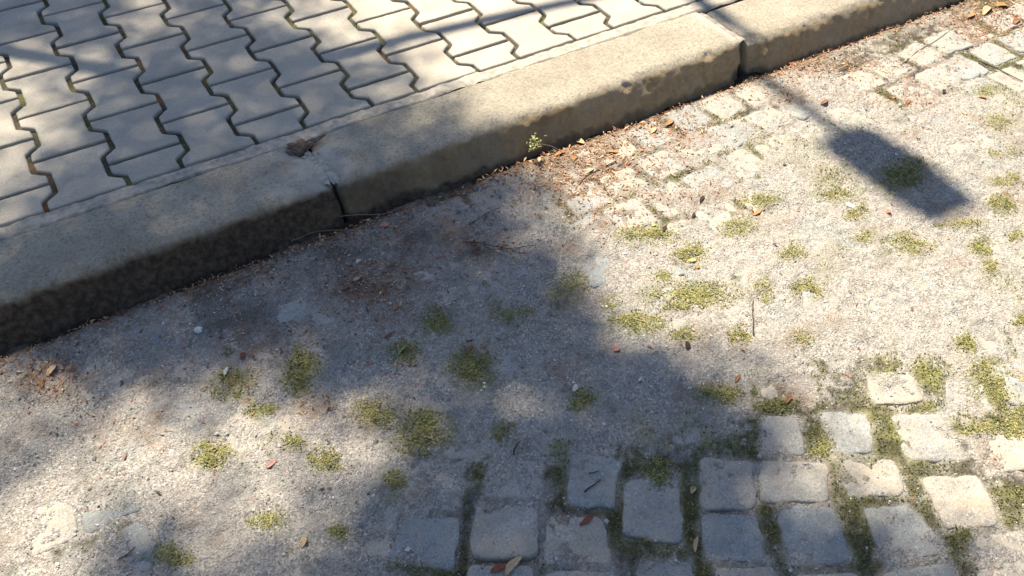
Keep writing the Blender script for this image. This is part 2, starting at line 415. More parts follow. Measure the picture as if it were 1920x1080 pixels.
# weed tufts one can tell apart: photo x, y, half sizes, density, label
TUFTS = [
 (1212,440,50,22,1.0,'wide yellow-green weed tuft with a pale yellow petal on it, on sunlit grit'),
 (1425,378,40,18,.8,'sunlit weed tuft with a dry orange leaf under it, nearest below the bright pavement kerb'),
 (1382,426,38,20,.8,'ragged olive weed tuft just below the tuft holding a dry orange leaf'),
 (1292,478,30,22,1.0,'round bright weed tuft with a yellow leaf at its foot'),
 (1240,518,26,12,.6,'small thin weed tuft above the upper end of the longest green strip'),
 (1302,556,74,24,1.2,'longest sunlit weed strip, bright green, on open gravel'),
 (1062,545,36,36,.7,'thin olive weed patch at the edge of the tree shade beside sunlit grit'),
 (1146,572,24,14,.5,'faint small weed patch right of the olive one at the shade edge'),
 (1200,606,48,20,.9,'low weed strip just above the tip of the shade, left of a dark leaf'),
 (1278,632,28,15,.8,'small weed clump beside the dark pointed leaf at the shade tip'),
 (1386,632,22,18,.8,'small round weed clump left of the thin upright dark stalk'),
 (1430,550,20,20,.6,'sparse weed clump at the top of the thin dark stalk'),
 (1516,542,27,18,.9,'round weed tuft alone on bare pale gravel below the lamp shadow'),
 (1482,476,22,20,.6,'sparse weed tuft left below the white chip'),
 (1500,640,26,15,.5,'faint weed patch on gravel above the reddish soil'),
 (1560,366,30,13,.7,'thin weed tuft above left of the white chip'),
 (1602,402,20,14,.8,'dark weed tuft touching the white chip'),
 (1618,448,20,14,.7,'small weed tuft below the white chip'),
 (1702,462,42,18,.9,'broad yellowish weed tuft under the end of the lamp head shadow'),
 (1800,424,42,10,.7,'flat weed strip right below the tip of the lamp head shadow'),
 (1838,468,22,18,.9,'green weed tuft second from the right edge, above a small round one'),
 (1858,502,16,12,.8,'small round weed tuft under a larger green one near the right edge'),
 (1874,388,26,20,.9,'dense weed tuft right of the lamp head shadow tip'),
 (1888,342,30,12,.7,'flat weed tuft at the right edge above the dense one'),
 (1850,168,26,14,.7,'upper weed tuft beside dry brown leaves near bare setts at top right'),
 (1872,232,34,20,.7,'brownish green weed patch below the topmost one on the right'),
 (1885,290,26,10,.6,'thin brown-green weed strip at the right edge, level with the lamp head shadow'),
 (1690,336,44,26,1.1,'dark green weed tuft lying inside the lamp head shadow'),
 (1810,646,18,18,.9,'single round weed tuft on open gravel at the lower right'),
 (1906,440,16,13,.8,'weed tuft cut by the right edge of the view, level with the broad yellowish one'),
 (1908,602,14,12,.7,'tiny weed tuft at the right edge on open gravel'),
 (1862,722,44,40,.6,'large bright weed patch in the sett joints at the right edge'),
 (1836,805,34,14,.8,'yellow-green weed strip between pale setts near the right edge'),
 (1905,790,26,28,.9,'green weed patch between setts cut by the right edge'),
 (562,700,30,38,1.2,'tall dark green weed tuft, densest in the left shade'),
 (434,720,36,30,.8,'olive weed tuft left of the densest dark one, in shade'),
 (886,690,40,36,1.1,'shaded weed tuft with curled brown leaves lying along its top'),
 (822,606,30,26,.9,'dark green weed tuft below the orange dry leaf in the shade'),
 (756,662,34,22,.8,'shaded weed tuft with a pale green leaf blade across it'),
 (790,812,54,34,1.1,'very dark wide weed tuft holding one pale leaf'),
 (704,780,36,26,.9,'weed tuft half lit at the edge of the left sun patch'),
 (402,856,36,24,1.0,'bright yellow-green weed tuft in the middle of the left sun patch'),
 (490,770,26,16,.8,'small dark weed tuft at the upper rim of the left sun patch'),
 (546,832,24,14,.7,'little weed tuft inside the right end of the left sun patch'),
 (608,866,28,22,.9,'brown-green weed tuft where the left sun patch ends'),
 (1092,752,30,22,.9,'dark weed tuft beside a small white stone in the central shade'),
 (962,592,36,18,.6,'faint weed patch in the shade left of the shade edge'),
 (1346,742,40,18,1.0,'dark weed strip near the tip of the central shade'),
 (1455,764,26,13,.9,'small weed tuft beside the reddish soil patch'),
 (1230,886,30,26,.9,'light green weed tuft growing over the top of a shaded sett'),
 (938,812,26,16,.6,'faint weed patch above the shaded setts, right of a buried grey sett'),
 (500,978,32,20,.7,'faint olive weed patch in the lower left shade'),
 (325,1042,44,20,.7,'weed patch by the bottom edge in the left shade'),
 (634,1002,20,16,.6,'tiny faint weed patch left of the first clear sett'),
 (742,902,24,14,.7,'small dark weed patch left of the half buried sett'),
 (1540,838,22,18,.8,'small weed tuft in the joint between two sunlit setts'),
]

# ------------------------------------------------------------------ road: setts in grit
HAND = [((761,964),(863,969),(852,1068),(721,1046)), ((893,940),(1012,945),(1004,1046),(880,1044)),
 ((1022,962),(1135,968),(1150,1058),(1018,1056)), ((1070,850),(1165,862),(1152,953),(1062,945)),
 ((1172,897),(1275,888),(1282,1022),(1168,1003)), ((1313,855),(1412,862),(1420,952),(1312,950)),
 ((1313,960),(1420,963),(1440,1052),(1320,1048)), ((1195,1052),(1298,1052),(1304,1150),(1190,1150)),
 ((775,862),(868,868),(862,955),(765,952)), ((915,860),(1015,862),(1012,936),(905,930)),
 ((830,782),(914,785),(902,862),(826,860)), ((1424,779),(1497,779),(1512,852),(1422,853)),
 ((1423,862),(1550,862),(1560,938),(1430,940)), ((1536,772),(1630,770),(1642,848),(1553,850)),
 ((1562,857),(1680,856),(1700,926),(1592,933)), ((1625,703),(1711,701),(1733,753),(1640,757)),
 ((1668,776),(1770,772),(1812,858),(1702,866)), ((1617,950),(1710,946),(1782,1035),(1660,1062)),
 ((1455,950),(1562,945),(1608,1052),(1478,1060)), ((1727,893),(1835,893),(1882,985),(1772,990)),
 ((1822,1002),(1930,992),(1970,1090),(1838,1100)), ((1770,712),(1838,710),(1868,772),(1778,776)),
 ((1832,815),(1928,812),(1940,880),(1852,885)), ((1340,1062),(1455,1062),(1470,1160),(1345,1160)),
 ((1490,1072),(1610,1068),(1640,1170),(1500,1170)), ((1650,1072),(1790,1050),(1820,1150),(1680,1160)),
 ((880,1058),(1000,1060),(990,1160),(870,1160)), ((1020,1070),(1160,1070),(1165,1170),(1015,1170))]
quads = []
for q in HAND:
    w = gnd([p[0] for p in q], [p[1] for p in q])[:, :2]
    w = w.mean(0)+(w-w.mean(0))*1.015; quads.append((w, 1))
cens = [w.mean(0) for w, _ in quads]
r2 = np.random.default_rng(21)
def lattice(ang, ou, ov, sel):
    c, s = math.cos(ang), math.sin(ang); e1 = np.array([c, s]); e2 = np.array([s, -c])
    for i in range(-40, 40):
        for j in range(-26, 26):
            cen = np.array([ou, ov])+e1*(i+.5*(j % 2)+r2.uniform(-.08, .08))*.117+e2*(j*.112+r2.uniform(-.006, .006))
            if not (-1.6 < cen[0] < 4.2 and -2.9 < cen[1] < -.735) or not sel(cen): continue
            if min((np.hypot(*(cen-k)) for k in cens), default=9) < .100: continue
            a = r2.uniform(.047, .054); b = r2.uniform(.044, .051); t = r2.normal(0, .06)
            f1 = e1*math.cos(t)+e2*math.sin(t); f2 = -e1*math.sin(t)+e2*math.cos(t)
            q = np.array([cen-f1*a-f2*b, cen+f1*a-f2*b, cen+f1*a+f2*b, cen-f1*a+f2*b])+r2.uniform(-.005, .005, (4, 2))
            quads.append((q, 0)); cens.append(cen)
e = gnd(np.array([900., 1400.]), np.array([990., 1000.]))
ang0 = math.atan2(e[1, 1]-e[0, 1], e[1, 0]-e[0, 0])
lattice(ang0, cens[1][0], cens[1][1], lambda c: c[1] < -1.28)
lattice(0.03, 0, -.79, lambda c: c[1] >= -1.30)

# height and cover fields on a 5 mm grid
GX0, GX1, GY0, GY1, GS = -1.2, 3.9, -2.75, -.655, .005
gx = np.arange(GX0, GX1, GS); gy = np.arange(GY0, GY1, GS)
X, Y = np.meshgrid(gx, gy, indexing='ij')
def blobs(X, Y, lst, z=ROAD):
    """sum-max of soft ellipses given as photo pixels (px, py, rx, ry, value)"""
    out = np.zeros_like(X)
    pp = pix(np.stack([X, Y, np.full_like(X, z)], -1))
    for px, py, rx, ry, val in lst:
        d = ((pp[..., 0]-px)/rx)**2+((pp[..., 1]-py)/ry)**2
        k = np.exp(-d*.9)*val
        out = np.where(np.abs(k) > np.abs(out), k, out)
    return out
COVER = [(930,1010,160,90,-.0175), (1150,980,170,90,-.0175), (1370,960,130,110,-.0175), (1560,930,150,130,-.0142),
 (1750,930,160,150,-.0105), (1900,900,130,160,-.008), (1680,760,120,70,-.0085), (1460,800,60,70,-.0085), (1850,750,90,70,-.007),
 (1500,1100,600,60,-.0142), (860,880,110,60,-.007), (1200,290,110,60,-.0075), (1160,230,150,30,-.007), (1420,190,70,45,-.010),
 (1300,220,90,40,-.008), (1780,100,150,80,-.0095), (1900,60,80,90,-.012), (1640,150,90,60,-.008), (1320,320,90,50,-.007),
 (1340,390,80,40,-.007), (1250,410,70,30,-.008), (880,370,80,28,-.009), (1100,400,60,40,-.006), (545,585,45,25,-.006),
 (1200,770,110,70,.004), (1750,560,220,80,.002), (300,850,200,100,.001), (1640,200,60,40,-.004)]
pn = fbm(X, Y, 11, 4, 3); pn2 = fbm(X, Y, 38, 3, 9)
level = ROAD+.0040+blobs(X, Y, COVER)+pn*.0075+pn2*.0045+fbm(X, Y, 85, 3, 13)*.0055
# the grit rises a little against the kerb
kd = np.clip((Y+.74)/.085, 0, 1)
level += kd**2*.004*(1+pn*2)
soil = np.clip(blobs(X, Y, [(1080,330,90,60,.9), (1130,400,60,40,.6), (1260,255,60,30,.5), (1230,330,35,20,.6), (1270,370,60,30,.35),
  (1480,745,50,30,.7), (1500,120,120,20,.6), (1700,175,60,25,.5), (1860,35,80,30,.8), (1850,60,60,25,.6), (90,715,60,35,.6),
  (700,540,70,40,.8), (740,600,60,30,.45), (290,715,40,20,.5), (460,650,60,30,.5), (870,440,80,40,.3), (640,780,90,30,.3), (1100,280,90,25,.7),
  (1180,390,70,30,.4),(1390,400,40,15,.5),(1330,640,60,30,.35),(1090,560,60,30,.3)])*(1+pn2*1.6)+np.clip((Y+.715)/.03, 0, 1)*(.75+pn*.8)+np.clip(pn-.22, 0, 1)*1.5, 0, 1)
# rasterise the sett tops
setz = np.full(X.shape, -1.0); sid = np.full(X.shape, -1)
SET = []
for k, (q, h) in enumerate(quads):
    if h == 0 and q[:, 1].max() > -.672: q = q.copy(); q[:, 1] = np.minimum(q[:, 1], -.672)
    z0 = ROAD+r2.uniform(-.0030, .0015)-(.0005 if h else 0); tl = r2.normal(0, .020, 2); cen = q.mean(0)
    SET.append((q, h, z0, tl))
    i0, i1 = np.searchsorted(gx, [q[:, 0].min()-.01, q[:, 0].max()+.01]); j0, j1 = np.searchsorted(gy, [q[:, 1].min()-.01, q[:, 1].max()+.01])
    if i1 <= i0 or j1 <= j0: continue
    x, y = X[i0:i1, j0:j1], Y[i0:i1, j0:j1]
    ins = np.ones(x.shape, bool)
    ar = sum(q[i, 0]*q[(i+1) % 4, 1]-q[(i+1) % 4, 0]*q[i, 1] for i in range(4))
    for i in range(4):
        a, b = q[i], q[(i+1) % 4]
        cr = (b[0]-a[0])*(y-a[1])-(b[1]-a[1])*(x-a[0])
        ins &= (cr*np.sign(ar) > -.0004)
    zz = z0+(x-cen[0])*tl[0]+(y-cen[1])*tl[1]
    sub = setz[i0:i1, j0:j1]; sub[ins] = zz[ins]; sid[i0:i1, j0:j1][ins] = k
exposed = setz-level                           # > 0: bare stone
def soft(A, n=3):
    for _ in range(n):
        A = (A+np.roll(A, 1, 0)+np.roll(A, -1, 0)+np.roll(A, 1, 1)+np.roll(A, -1, 1))/5
    return A
injoint = soft((setz < -.5).astype(float), 2)
low = np.clip((ROAD+.0002-level)/.0035, 0, 1)
mossn = fbm(X, Y, 7, 3, 21)
moss = np.clip(injoint*1.6, 0, 1)*low*np.clip(.80+mossn*2.0, 0, 1)
MOSSX = [(1650,760,35,90,1), (1735,710,35,35,1), (1720,765,60,16,1), (1870,720,40,40,.6), (1420,830,14,60,.9), (1540,825,22,30,.8),
 (1800,790,35,20,.8), (1800,1030,22,50,.9), (1600,970,30,90,1), (1690,850,20,30,.8), (1055,880,26,60,1), (905,895,20,30,.8),
 (1300,930,20,80,.9), (1200,1020,90,16,1), (1165,975,18,22,1), (1330,830,70,14,.8), (1400,1068,120,12,.8), (735,970,18,40,.7),
 (790,1072,30,12,.8),(1890,930,40,18,.9),(1870,970,50,20,.8),(1730,875,60,12,.8),(1470,1010,18,50,.8)]
moss = np.clip(moss+blobs(X, Y, MOSSX)*np.clip(injoint*1.5+.15, 0, 1)*(1.1+pn2), 0, 1)
moss = np.clip(moss+blobs(X, Y, [(a, b, c*1.05, d*1.1, .55*e) for a, b, c, d, e, _ in TUFTS])*(1+pn2*2.2)*(1+mossn)+np.clip(fbm(X, Y, 5, 5, 71)-.30, 0, 1)*1.6*(X > .9), 0, 1)
level2 = level+moss*.003+fbm(X, Y, 90, 2, 1)*.0022
gap_shade = np.clip((Y+.694)/.012, 0, 1)*np.clip(.9+pn*1.5, 0, 1)  # gap at the kerb foot: ground dips and its shade is coloured in
dark_patch = np.clip(blobs(X, Y, [(330,590,330,70,.34), (650,480,230,80,.36), (850,520,150,80,.3), (30,700,60,30,.2), (800,440,120,40,.35)])*(1+pn*1.6+pn2), 0, .62)*(exposed < .001)  # darker patches in the grit along the left part of the kerb
road = tag(empty('road', (0, 0, ROAD)), kind='structure')
V = np.stack([X, Y, level2-.010*gap_shade], -1).reshape(-1, 3)
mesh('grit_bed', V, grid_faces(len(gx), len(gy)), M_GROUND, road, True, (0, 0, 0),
     {'soil': soil.ravel(), 'moss': (moss*np.clip(.75+pn2, 0, 1)).ravel(), 'dirt_shade': np.maximum(np.maximum(gap_shade, dark_patch), np.clip(injoint*low*1.3, 0, 1)*np.clip(.8+pn2*1.2, 0, .92)*(1-.3*moss)).ravel()})
zz = ROAD+.001
mesh('road_sheet', [(-70, -70, zz), (70, -70, zz), (70, GY0, zz), (-70, GY0, zz), (-70, -.66, zz), (GX0, -.66, zz), (GX0, GY0, zz),
                    (GX1-.005, GY0, zz), (70, -.66, zz), (GX1-.005, -.66, zz), (70, GY0, zz)],
     [(0, 1, 2, 3), (3, 6, 5, 4), (7, 10, 8, 9)], M_GROUND, road, False, (0, 0, 0), {'soil': np.zeros(11), 'moss': np.zeros(11), 'dirt_shade': np.zeros(11)})

def sett_geo(q, z0, tl, seed):
    cen = q.mean(0); Mn = 44
    th = np.linspace(0, 2*math.pi, Mn, endpoint=False)
    # rounded quad: bilinear map of a superellipse
    c, s = np.cos(th), np.sin(th); e = 9.0
    rr = (np.abs(c)**e+np.abs(s)**e)**(-1/e)
    a, b = rr*c, rr*s
    rings = [(.25, 0), (.5, 0), (.7, 0), (.84, 0), (.93, -.0007), (.97, -.002), (.99, -.0045), (1.0, -.010), (1.0, -.05)]
    V = [np.array([[cen[0], cen[1], z0]])]
    wob = fbm(c*1.3+seed*3.1, s*1.3+seed, 2.4, 4)*.13
    for f, dz in rings:
        ff = f*(1+wob*f)
        x = (a*ff+1)/2; y = (b*ff+1)/2
        p = (q[0]*((1-x)*(1-y))[:, None]+q[1]*(x*(1-y))[:, None]+q[2]*(x*y)[:, None]+q[3]*((1-x)*y)[:, None])
        n = fbm(p[:, 0], p[:, 1], 32, 3, seed)*.0048
        V.append(np.c_[p, z0+dz+(p-cen)@tl+n])
    V = np.concatenate(V); F = []
    ccw = np.cross(np.append(q[1]-q[0], 0), np.append(q[3]-q[0], 0))[2] > 0
    for i in range(Mn):
        f = (0, 1+i, 1+(i+1) % Mn); F.append(f if ccw else f[::-1])
        for k in range(len(rings)-1):
            j = (i+1) % Mn; f = (1+k*Mn+i, 1+(k+1)*Mn+i, 1+(k+1)*Mn+j, 1+k*Mn+j); F.append(f if ccw else f[::-1])
    return V, F
rank = []
for k, (q, h, z0, tl) in enumerate(SET):
    n = int(((sid == k) & (exposed > 0)).sum()); pq = pix(np.c_[q, np.full(4, ROAD)]); c = pq.mean(0)
    inn = (-20 < c[0] < 1940) and (-20 < c[1] < 1120)
    rank.append((-(n*10+h*5000) if inn else 1, k))
rank.sort(); own = {k for r, k in rank[:96] if r <= 0}
fV, fF, base = [], [], 0
for k, (q, h, z0, tl) in enumerate(SET):
    V, F = sett_geo(q, z0, tl, k*1.37)
    if k in own: mesh('sett', V, F, M_SETT, road, True, (*q.mean(0), z0))
    else:
        fV.append(V); fF += [tuple(i+base for i in f) for f in F]; base += len(V)
tag(mesh('sett', np.concatenate(fV), fF, M_SETT, road), kind='stuff')

# surface height for scattering
surf = np.maximum(level2, setz)
def hgt(x, y):
    i = np.clip(((x-GX0)/GS).astype(int), 0, len(gx)-1); j = np.clip(((y-GY0)/GS).astype(int), 0, len(gy)-1)
    return surf[i, j], exposed[i, j], moss[i, j], soil[i, j]

# ------------------------------------------------------------------ grit: tens of thousands of little stones
OCT = np.array([(1, 0, 0), (-1, 0, 0), (0, 1, 0), (0, -1, 0), (0, 0, 1), (0, 0, -1)], float)
OF = np.array([(0, 2, 4), (2, 1, 4), (1, 3, 4), (3, 0, 4), (2, 0, 5), (1, 2, 5), (3, 1, 5), (0, 3, 5)])
def stones(name, x, y, z, size, tint, mat, kind='stuff', flat=.6, parent=None):
    n = len(x); g = np.random.default_rng(len(x))
    Vv = OCT[None]*g.uniform(.6, 1.15, (n, 6, 1))+g.uniform(-.25, .25, (n, 6, 3))
    Vv[..., 2] *= flat; Vv *= size[:, None, None]
    a = g.uniform(0, 6.28, n); c, s = np.cos(a), np.sin(a)
    xx = Vv[..., 0]*c[:, None]-Vv[..., 1]*s[:, None]; yy = Vv[..., 0]*s[:, None]+Vv[..., 1]*c[:, None]
    Vv[..., 0] = xx+x[:, None]; Vv[..., 1] = yy+y[:, None]; Vv[..., 2] += z[:, None]
    Fq = (OF[None]+np.arange(n)[:, None, None]*6).reshape(-1, 3)
    o = mesh(name, Vv.reshape(-1, 3), Fq, mat, parent, False, (0, 0, 0), {'tint': np.repeat(tint, 6, 0)})
    return tag(o, kind=kind) if kind else o
g = np.random.default_rng(5)
N = 120000
x = g.uniform(-.5, 3.4, N); y = g.uniform(-2.35, -.69, N)
pp = pix(np.c_[x, y, np.full(N, ROAD)])
keep = (pp[:, 0] > -150) & (pp[:, 0] < 2070) & (pp[:, 1] > -100) & (pp[:, 1] < 1180)
x, y = x[keep], y[keep]
h, ex, mo, so_ = hgt(x, y)
dens = np.clip(.62+fbm(x, y, 9, 4, 30)*2.2, .06, 1)
pr = np.where(ex > .0005, .16*dens+.02, dens)*(1-mo*.85)
k = g.random(len(x)) < pr; x, y, h, so_ = x[k], y[k], h[k], so_[k]
sz = np.clip(g.lognormal(-6.60, .48, len(x)), .0006, .0062)
val = np.clip(g.normal(.33, .12, len(x)), .07, .65); val[g.random(len(x)) < .025] = .68
tint = val[:, None]*np.array([1.0, .98, .945])[None]*(1+g.normal(0, .05, (len(x), 3)))
tint = tint*(1-so_[:, None]*.5)+np.array([.22, .13, .08])*so_[:, None]*.5
stones('gravel', x, y, h+sz*.25, sz, tint, M_GRIT)

# ------------------------------------------------------------------ leafy scatter helper (weeds, moss, litter)
def flakes(x, y, z, ln, wd, tilt, tint, g, az=None):
    """small leaf shaped faces (4-gon folded on the midrib)"""
    n = len(x); az = g.uniform(0, 6.283, n) if az is None else az
    d = np.stack([np.cos(az)*np.cos(tilt), np.sin(az)*np.cos(tilt), np.sin(tilt)], -1)
    s = np.stack([-np.sin(az), np.cos(az), np.zeros(n)], -1)
    up = np.cross(d, s); b = np.stack([x, y, z], -1)
    fold = g.uniform(-.2, .35, n)[:, None]
    Vv = np.stack([b, b+d*ln[:, None]*.5+s*wd[:, None]*.5+up*fold*wd[:, None], b+d*ln[:, None]-up*(ln*g.uniform(-.1, .25, n))[:, None],
                   b+d*ln[:, None]*.5-s*wd[:, None]*.5+up*fold*wd[:, None]], 1)
    i = np.arange(n)[:, None]*4
    F = np.concatenate([i+np.array([[0, 1, 2]]), i+np.array([[0, 2, 3]])], 0)
    return Vv.reshape(-1, 3), F, np.repeat(tint, 4, 0)
GREENS = np.array([(.175, .185, .060), (.25, .25, .105), (.11, .135, .042), (.31, .27, .14), (.19, .145, .08)])
def greens(n, g, dry=.12, bright=1.0):
    k = g.choice(5, n, p=[.35, .25, .4-dry*1.5-.0, dry, dry*.5] if dry < .25 else [.3, .2, .1, .25, .15])
    return GREENS[k]*bright*g.uniform(.7, 1.3, (n, 1))

# joint moss as ground cover
g = np.random.default_rng(11)
N = 260000
x = g.uniform(.3, 2.6, N); y = g.uniform(-2.2, -.75, N)
h, ex, mo, so_ = hgt(x, y)
k = (g.random(N) < np.clip(mo-.18, 0, 1)*.85) & (ex < .001)
x, y, h = x[k], y[k], h[k]; n = len(x)
Vv, F, T = flakes(x, y, h, g.uniform(.003, .0075, n), g.uniform(.002, .0038, n), g.uniform(.1, 1.2, n), greens(n, g, .06, .85), g)
tag(mesh('moss', Vv, F, M_VEG, None, True, (0, 0, 0), {'tint': T}), kind='stuff')

# ------------------------------------------------------------------ weed tufts one can tell apart
for k, (px, py, rx, ry, dn, lab) in enumerate(TUFTS):
    g = np.random.default_rng(100+k)
    c = gnd(float(px), float(py)); ax = gnd(px+rx*1.0, float(py))-c; ay = gnd(float(px), py+ry*1.0)-c
    n = int(720*dn*(rx*ry/700)**.8)+110
    nc = 6+int(rx*ry/110); t_ = g.uniform(-.85, .85, nc); dr = g.uniform(0, 6.28); cc = np.stack([t_, g.normal(0, .22, nc)], -1)@np.array([[math.cos(dr), math.sin(dr)], [-math.sin(dr), math.cos(dr)]]); cc = np.clip(cc+g.normal(0, .15, (nc, 2)), -.95, .95); cr = g.uniform(.15, .5, nc)
    w = g.choice(nc, n); a = cc[w]+g.normal(0, 1, (n, 2))*cr[w][:, None]*.75; br = g.random(n) < .3; a[br] = g.normal(0, .55, (int(br.sum()), 2)); a = a/np.maximum(1, np.linalg.norm(a, axis=1)/1.25)[:, None]
    q = c[None]+a[:, :1]*ax[None]+a[:, 1:]*ay[None]
    h, ex, mo, so_ = hgt(q[:, 0], q[:, 1])
    ln = g.uniform(.0025, .0062, n)*(.8+.3*dn)
    Vv, F, T = flakes(q[:, 0], q[:, 1], h+g.uniform(0, .002*dn, n), ln, ln*g.uniform(.3, .6, n), g.uniform(-.1, .55, n),
                      greens(n, g, .2, 1.28), g)
    zc = float(hgt(c[:1], c[1:2])[0][0])
    o = mesh('weed_tuft', Vv, F, M_VEG, None, True, (c[0], c[1], zc), {'tint': T})
    tag(o, lab, 'weed', 'weed tufts growing between the setts')

# ------------------------------------------------------------------ twigs, dry leaves, stones
def tube(pts, rad, sides=6):
    pts = np.array(pts, float); n = len(pts); rad = np.broadcast_to(rad, n)
    V, F = [], []
    t = np.gradient(pts, axis=0); t /= np.linalg.norm(t, axis=1)[:, None]+1e-9
    ref = np.array([0, 0, 1.]) if abs(t[:, 2]).mean() < .8 else np.array([1., 0, 0])
    for i in range(n):
        a = np.cross(t[i], ref); a /= np.linalg.norm(a)+1e-9; b = np.cross(a, t[i])
        for s in range(sides):
            w = 2*math.pi*s/sides; V.append(pts[i]+rad[i]*(a*math.cos(w)+b*math.sin(w)))
    for i in range(n-1):
        for s in range(sides):
            q = (s+1) % sides; F.append((i*sides+s, i*sides+q, (i+1)*sides+q, (i+1)*sides+s))
    F.append(tuple(range(sides))[::-1]); F.append(tuple((n-1)*sides+s for s in range(sides)))
    return np.array(V), F
def merge(parts):
    V, F, b = [], [], 0
    for v, f in parts:
        V.append(v); F += [tuple(i+b for i in q) for q in f]; b += len(v)
    return np.concatenate(V), F
def smooth_line(P_, n=6, jit=0.0, g=None):
    P_ = np.array(P_, float); out = []
    for a, b in zip(P_[:-1], P_[1:]):
        for k in range(n): out.append(a+(b-a)*k/n)
    out.append(P_[-1]); out = np.array(out)
    if jit: out[1:-1] += g.normal(0, jit, (len(out)-2, out.shape[1]))
    for _ in range(2): out[1:-1] = (out[:-2]+out[1:-1]*2+out[2:])/4
    return out
def twig(lines, rad, mat, label, lift=.003, seed=0, cat='twig'):
    g = np.random.default_rng(seed); parts = []
    for ln, r in lines:
        p = smooth_line([gnd(float(a), float(b), ROAD+.004)[:2] for a, b in ln], 5, .0008, g)
        h = hgt(p[:, 0], p[:, 1])[0]
        p3 = np.c_[p, np.maximum.accumulate(h*0+h)*0+h+lift+r+fbm(p[:, 0], p[:, 1], 15, 2)*.004]
        p3[1:-1, 2] = (p3[:-2, 2]+p3[1:-1, 2]+p3[2:, 2])/3
        parts.append(tube(p3, np.linspace(r, r*.5, len(p3)), 5))
    V, F = merge(parts); c = V[0]
    return tag(mesh('twig', V, F, mat, None, True, tuple(c)), label, cat, None)
twig([([(548,456),(585,423),(662,412),(722,408),(765,386),(805,380),(850,381)], .0013), ([(552,455),(590,438),(650,436),(705,424),(760,412)], .0011)],
     0, M_TWIG, 'long forked pale twig lying against the foot of the kerb in shade', .004, 1)
twig([([(440,528),(470,520),(505,503),(530,490)], .0013), ([(500,505),(522,506)], .0009)], 0, M_TWIG, 'short curved twig against the kerb foot, left of the long forked one', .003, 2)
twig([([(868,458),(905,462),(950,470),(1000,463)], .0013), ([(885,462),(897,450)], .001), ([(905,462),(925,478),(950,482)], .001), ([(940,468),(958,455)], .001),
      ([(900,470),(880,482)], .0009), ([(960,470),(985,478)], .001)], 0, M_TWIGD, 'dark many-branched dead sprig at the edge of shade and sun', .003, 3)
twig([([(1835,115),(1870,130),(1918,152)], .0022)], 0, M_TWIGD, 'dark thick twig between bare setts at the upper right edge', .003, 4)
twig([([(1690,120),(1722,92),(1760,72),(1790,50)], .0013)], 0, M_TWIGD, 'thin dark twig lying in the joint of the top right setts', .001, 5)
twig([([(1096,922),(1110,912),(1128,900)], .0016)], 0, M_TWIGD, 'short dark twig on the light shaded sett', .002, 6)
twig([([(1104,888),(1124,883)], .0013)], 0, M_TWIGD, 'tiny dark twig above the short one on the light shaded sett', .002, 7)
twig([([(963,853),(966,842),(975,832)], .0018)], 0, M_TWIGD, 'curved dark twig above the three shaded setts', .002, 8)
twig([([(1413,628),(1412,600),(1412,562)], .0018)], 0, M_TWIGD, 'thin straight dark stalk pointing down on sunlit gravel', .002, 9)
twig([([(222,1050),(240,1038),(254,1025)], .0014)], 0, M_TWIGD, 'dark twig near the bottom left corner in shade', .002, 10)
twig([([(880,420),(910,400),(945,385)], .0009)], 0, M_TWIGD, 'hair-thin stem across the smooth pale sett by the kerb', .001, 11)
twig([([(1155,300),(1130,312),(1098,330),(1085,345)], .0012)], 0, M_TWIGD, 'thin dark twig on the reddish litter by the sunlit kerb', .002, 12)

# broad dry leaf: a curled, tapering blade
def leaf(px, py, ln, wd, deg, tint, label, curl=.5, seed=0, lift=.002, kind='leaf'):
    g = np.random.default_rng(seed+50); c = gnd(float(px), float(py)); a0 = R(deg)
    n, m = 9, 5
    s = np.linspace(0, 1, n); V = []
    d = np.array([math.cos(a0), math.sin(a0)]); e = np.array([-d[1], d[0]])
    z0 = float(hgt(c[:1], c[1:2])[0][0])
    for i, t in enumerate(s):
        w = wd*.5*(math.sin(math.pi*min(1, t*.93+.04))**.75)*(1+g.normal(0, .06))
        for j in range(m):
            v = (j/(m-1)-.5)*2
            p = c[:2]+d*(t-.5)*ln+e*(v*w+math.sin(t*4+seed)*ln*.05)
            z = z0+lift+abs(v)**2*w*curl+math.sin(t*math.pi)*ln*.10*curl+g.normal(0, .0003)
            V.append((*p, z))
    F = grid_faces(n, m); V = np.array(V)
    tn = np.array(tint)[None]*g.uniform(.8, 1.15, (len(V), 1))
    tn[::m] *= .8
    o = mesh('dry_leaf' if kind == 'leaf' else kind, V, F, M_LITTER, None, True, tuple(V[n*m//2]), {'tint': tn})
    md = o.modifiers.new('thick', 'SOLIDIFY'); md.thickness = .0004
    return tag(o, label, 'leaf', 'dry leaves fallen on the setts')
OR, BR, DK, YE, PK, RD, GN, TA = (.40,.22,.10), (.25,.13,.07), (.055,.03,.022), (.62,.50,.16), (.45,.24,.20), (.24,.08,.055), (.30,.32,.14), (.50,.38,.24)
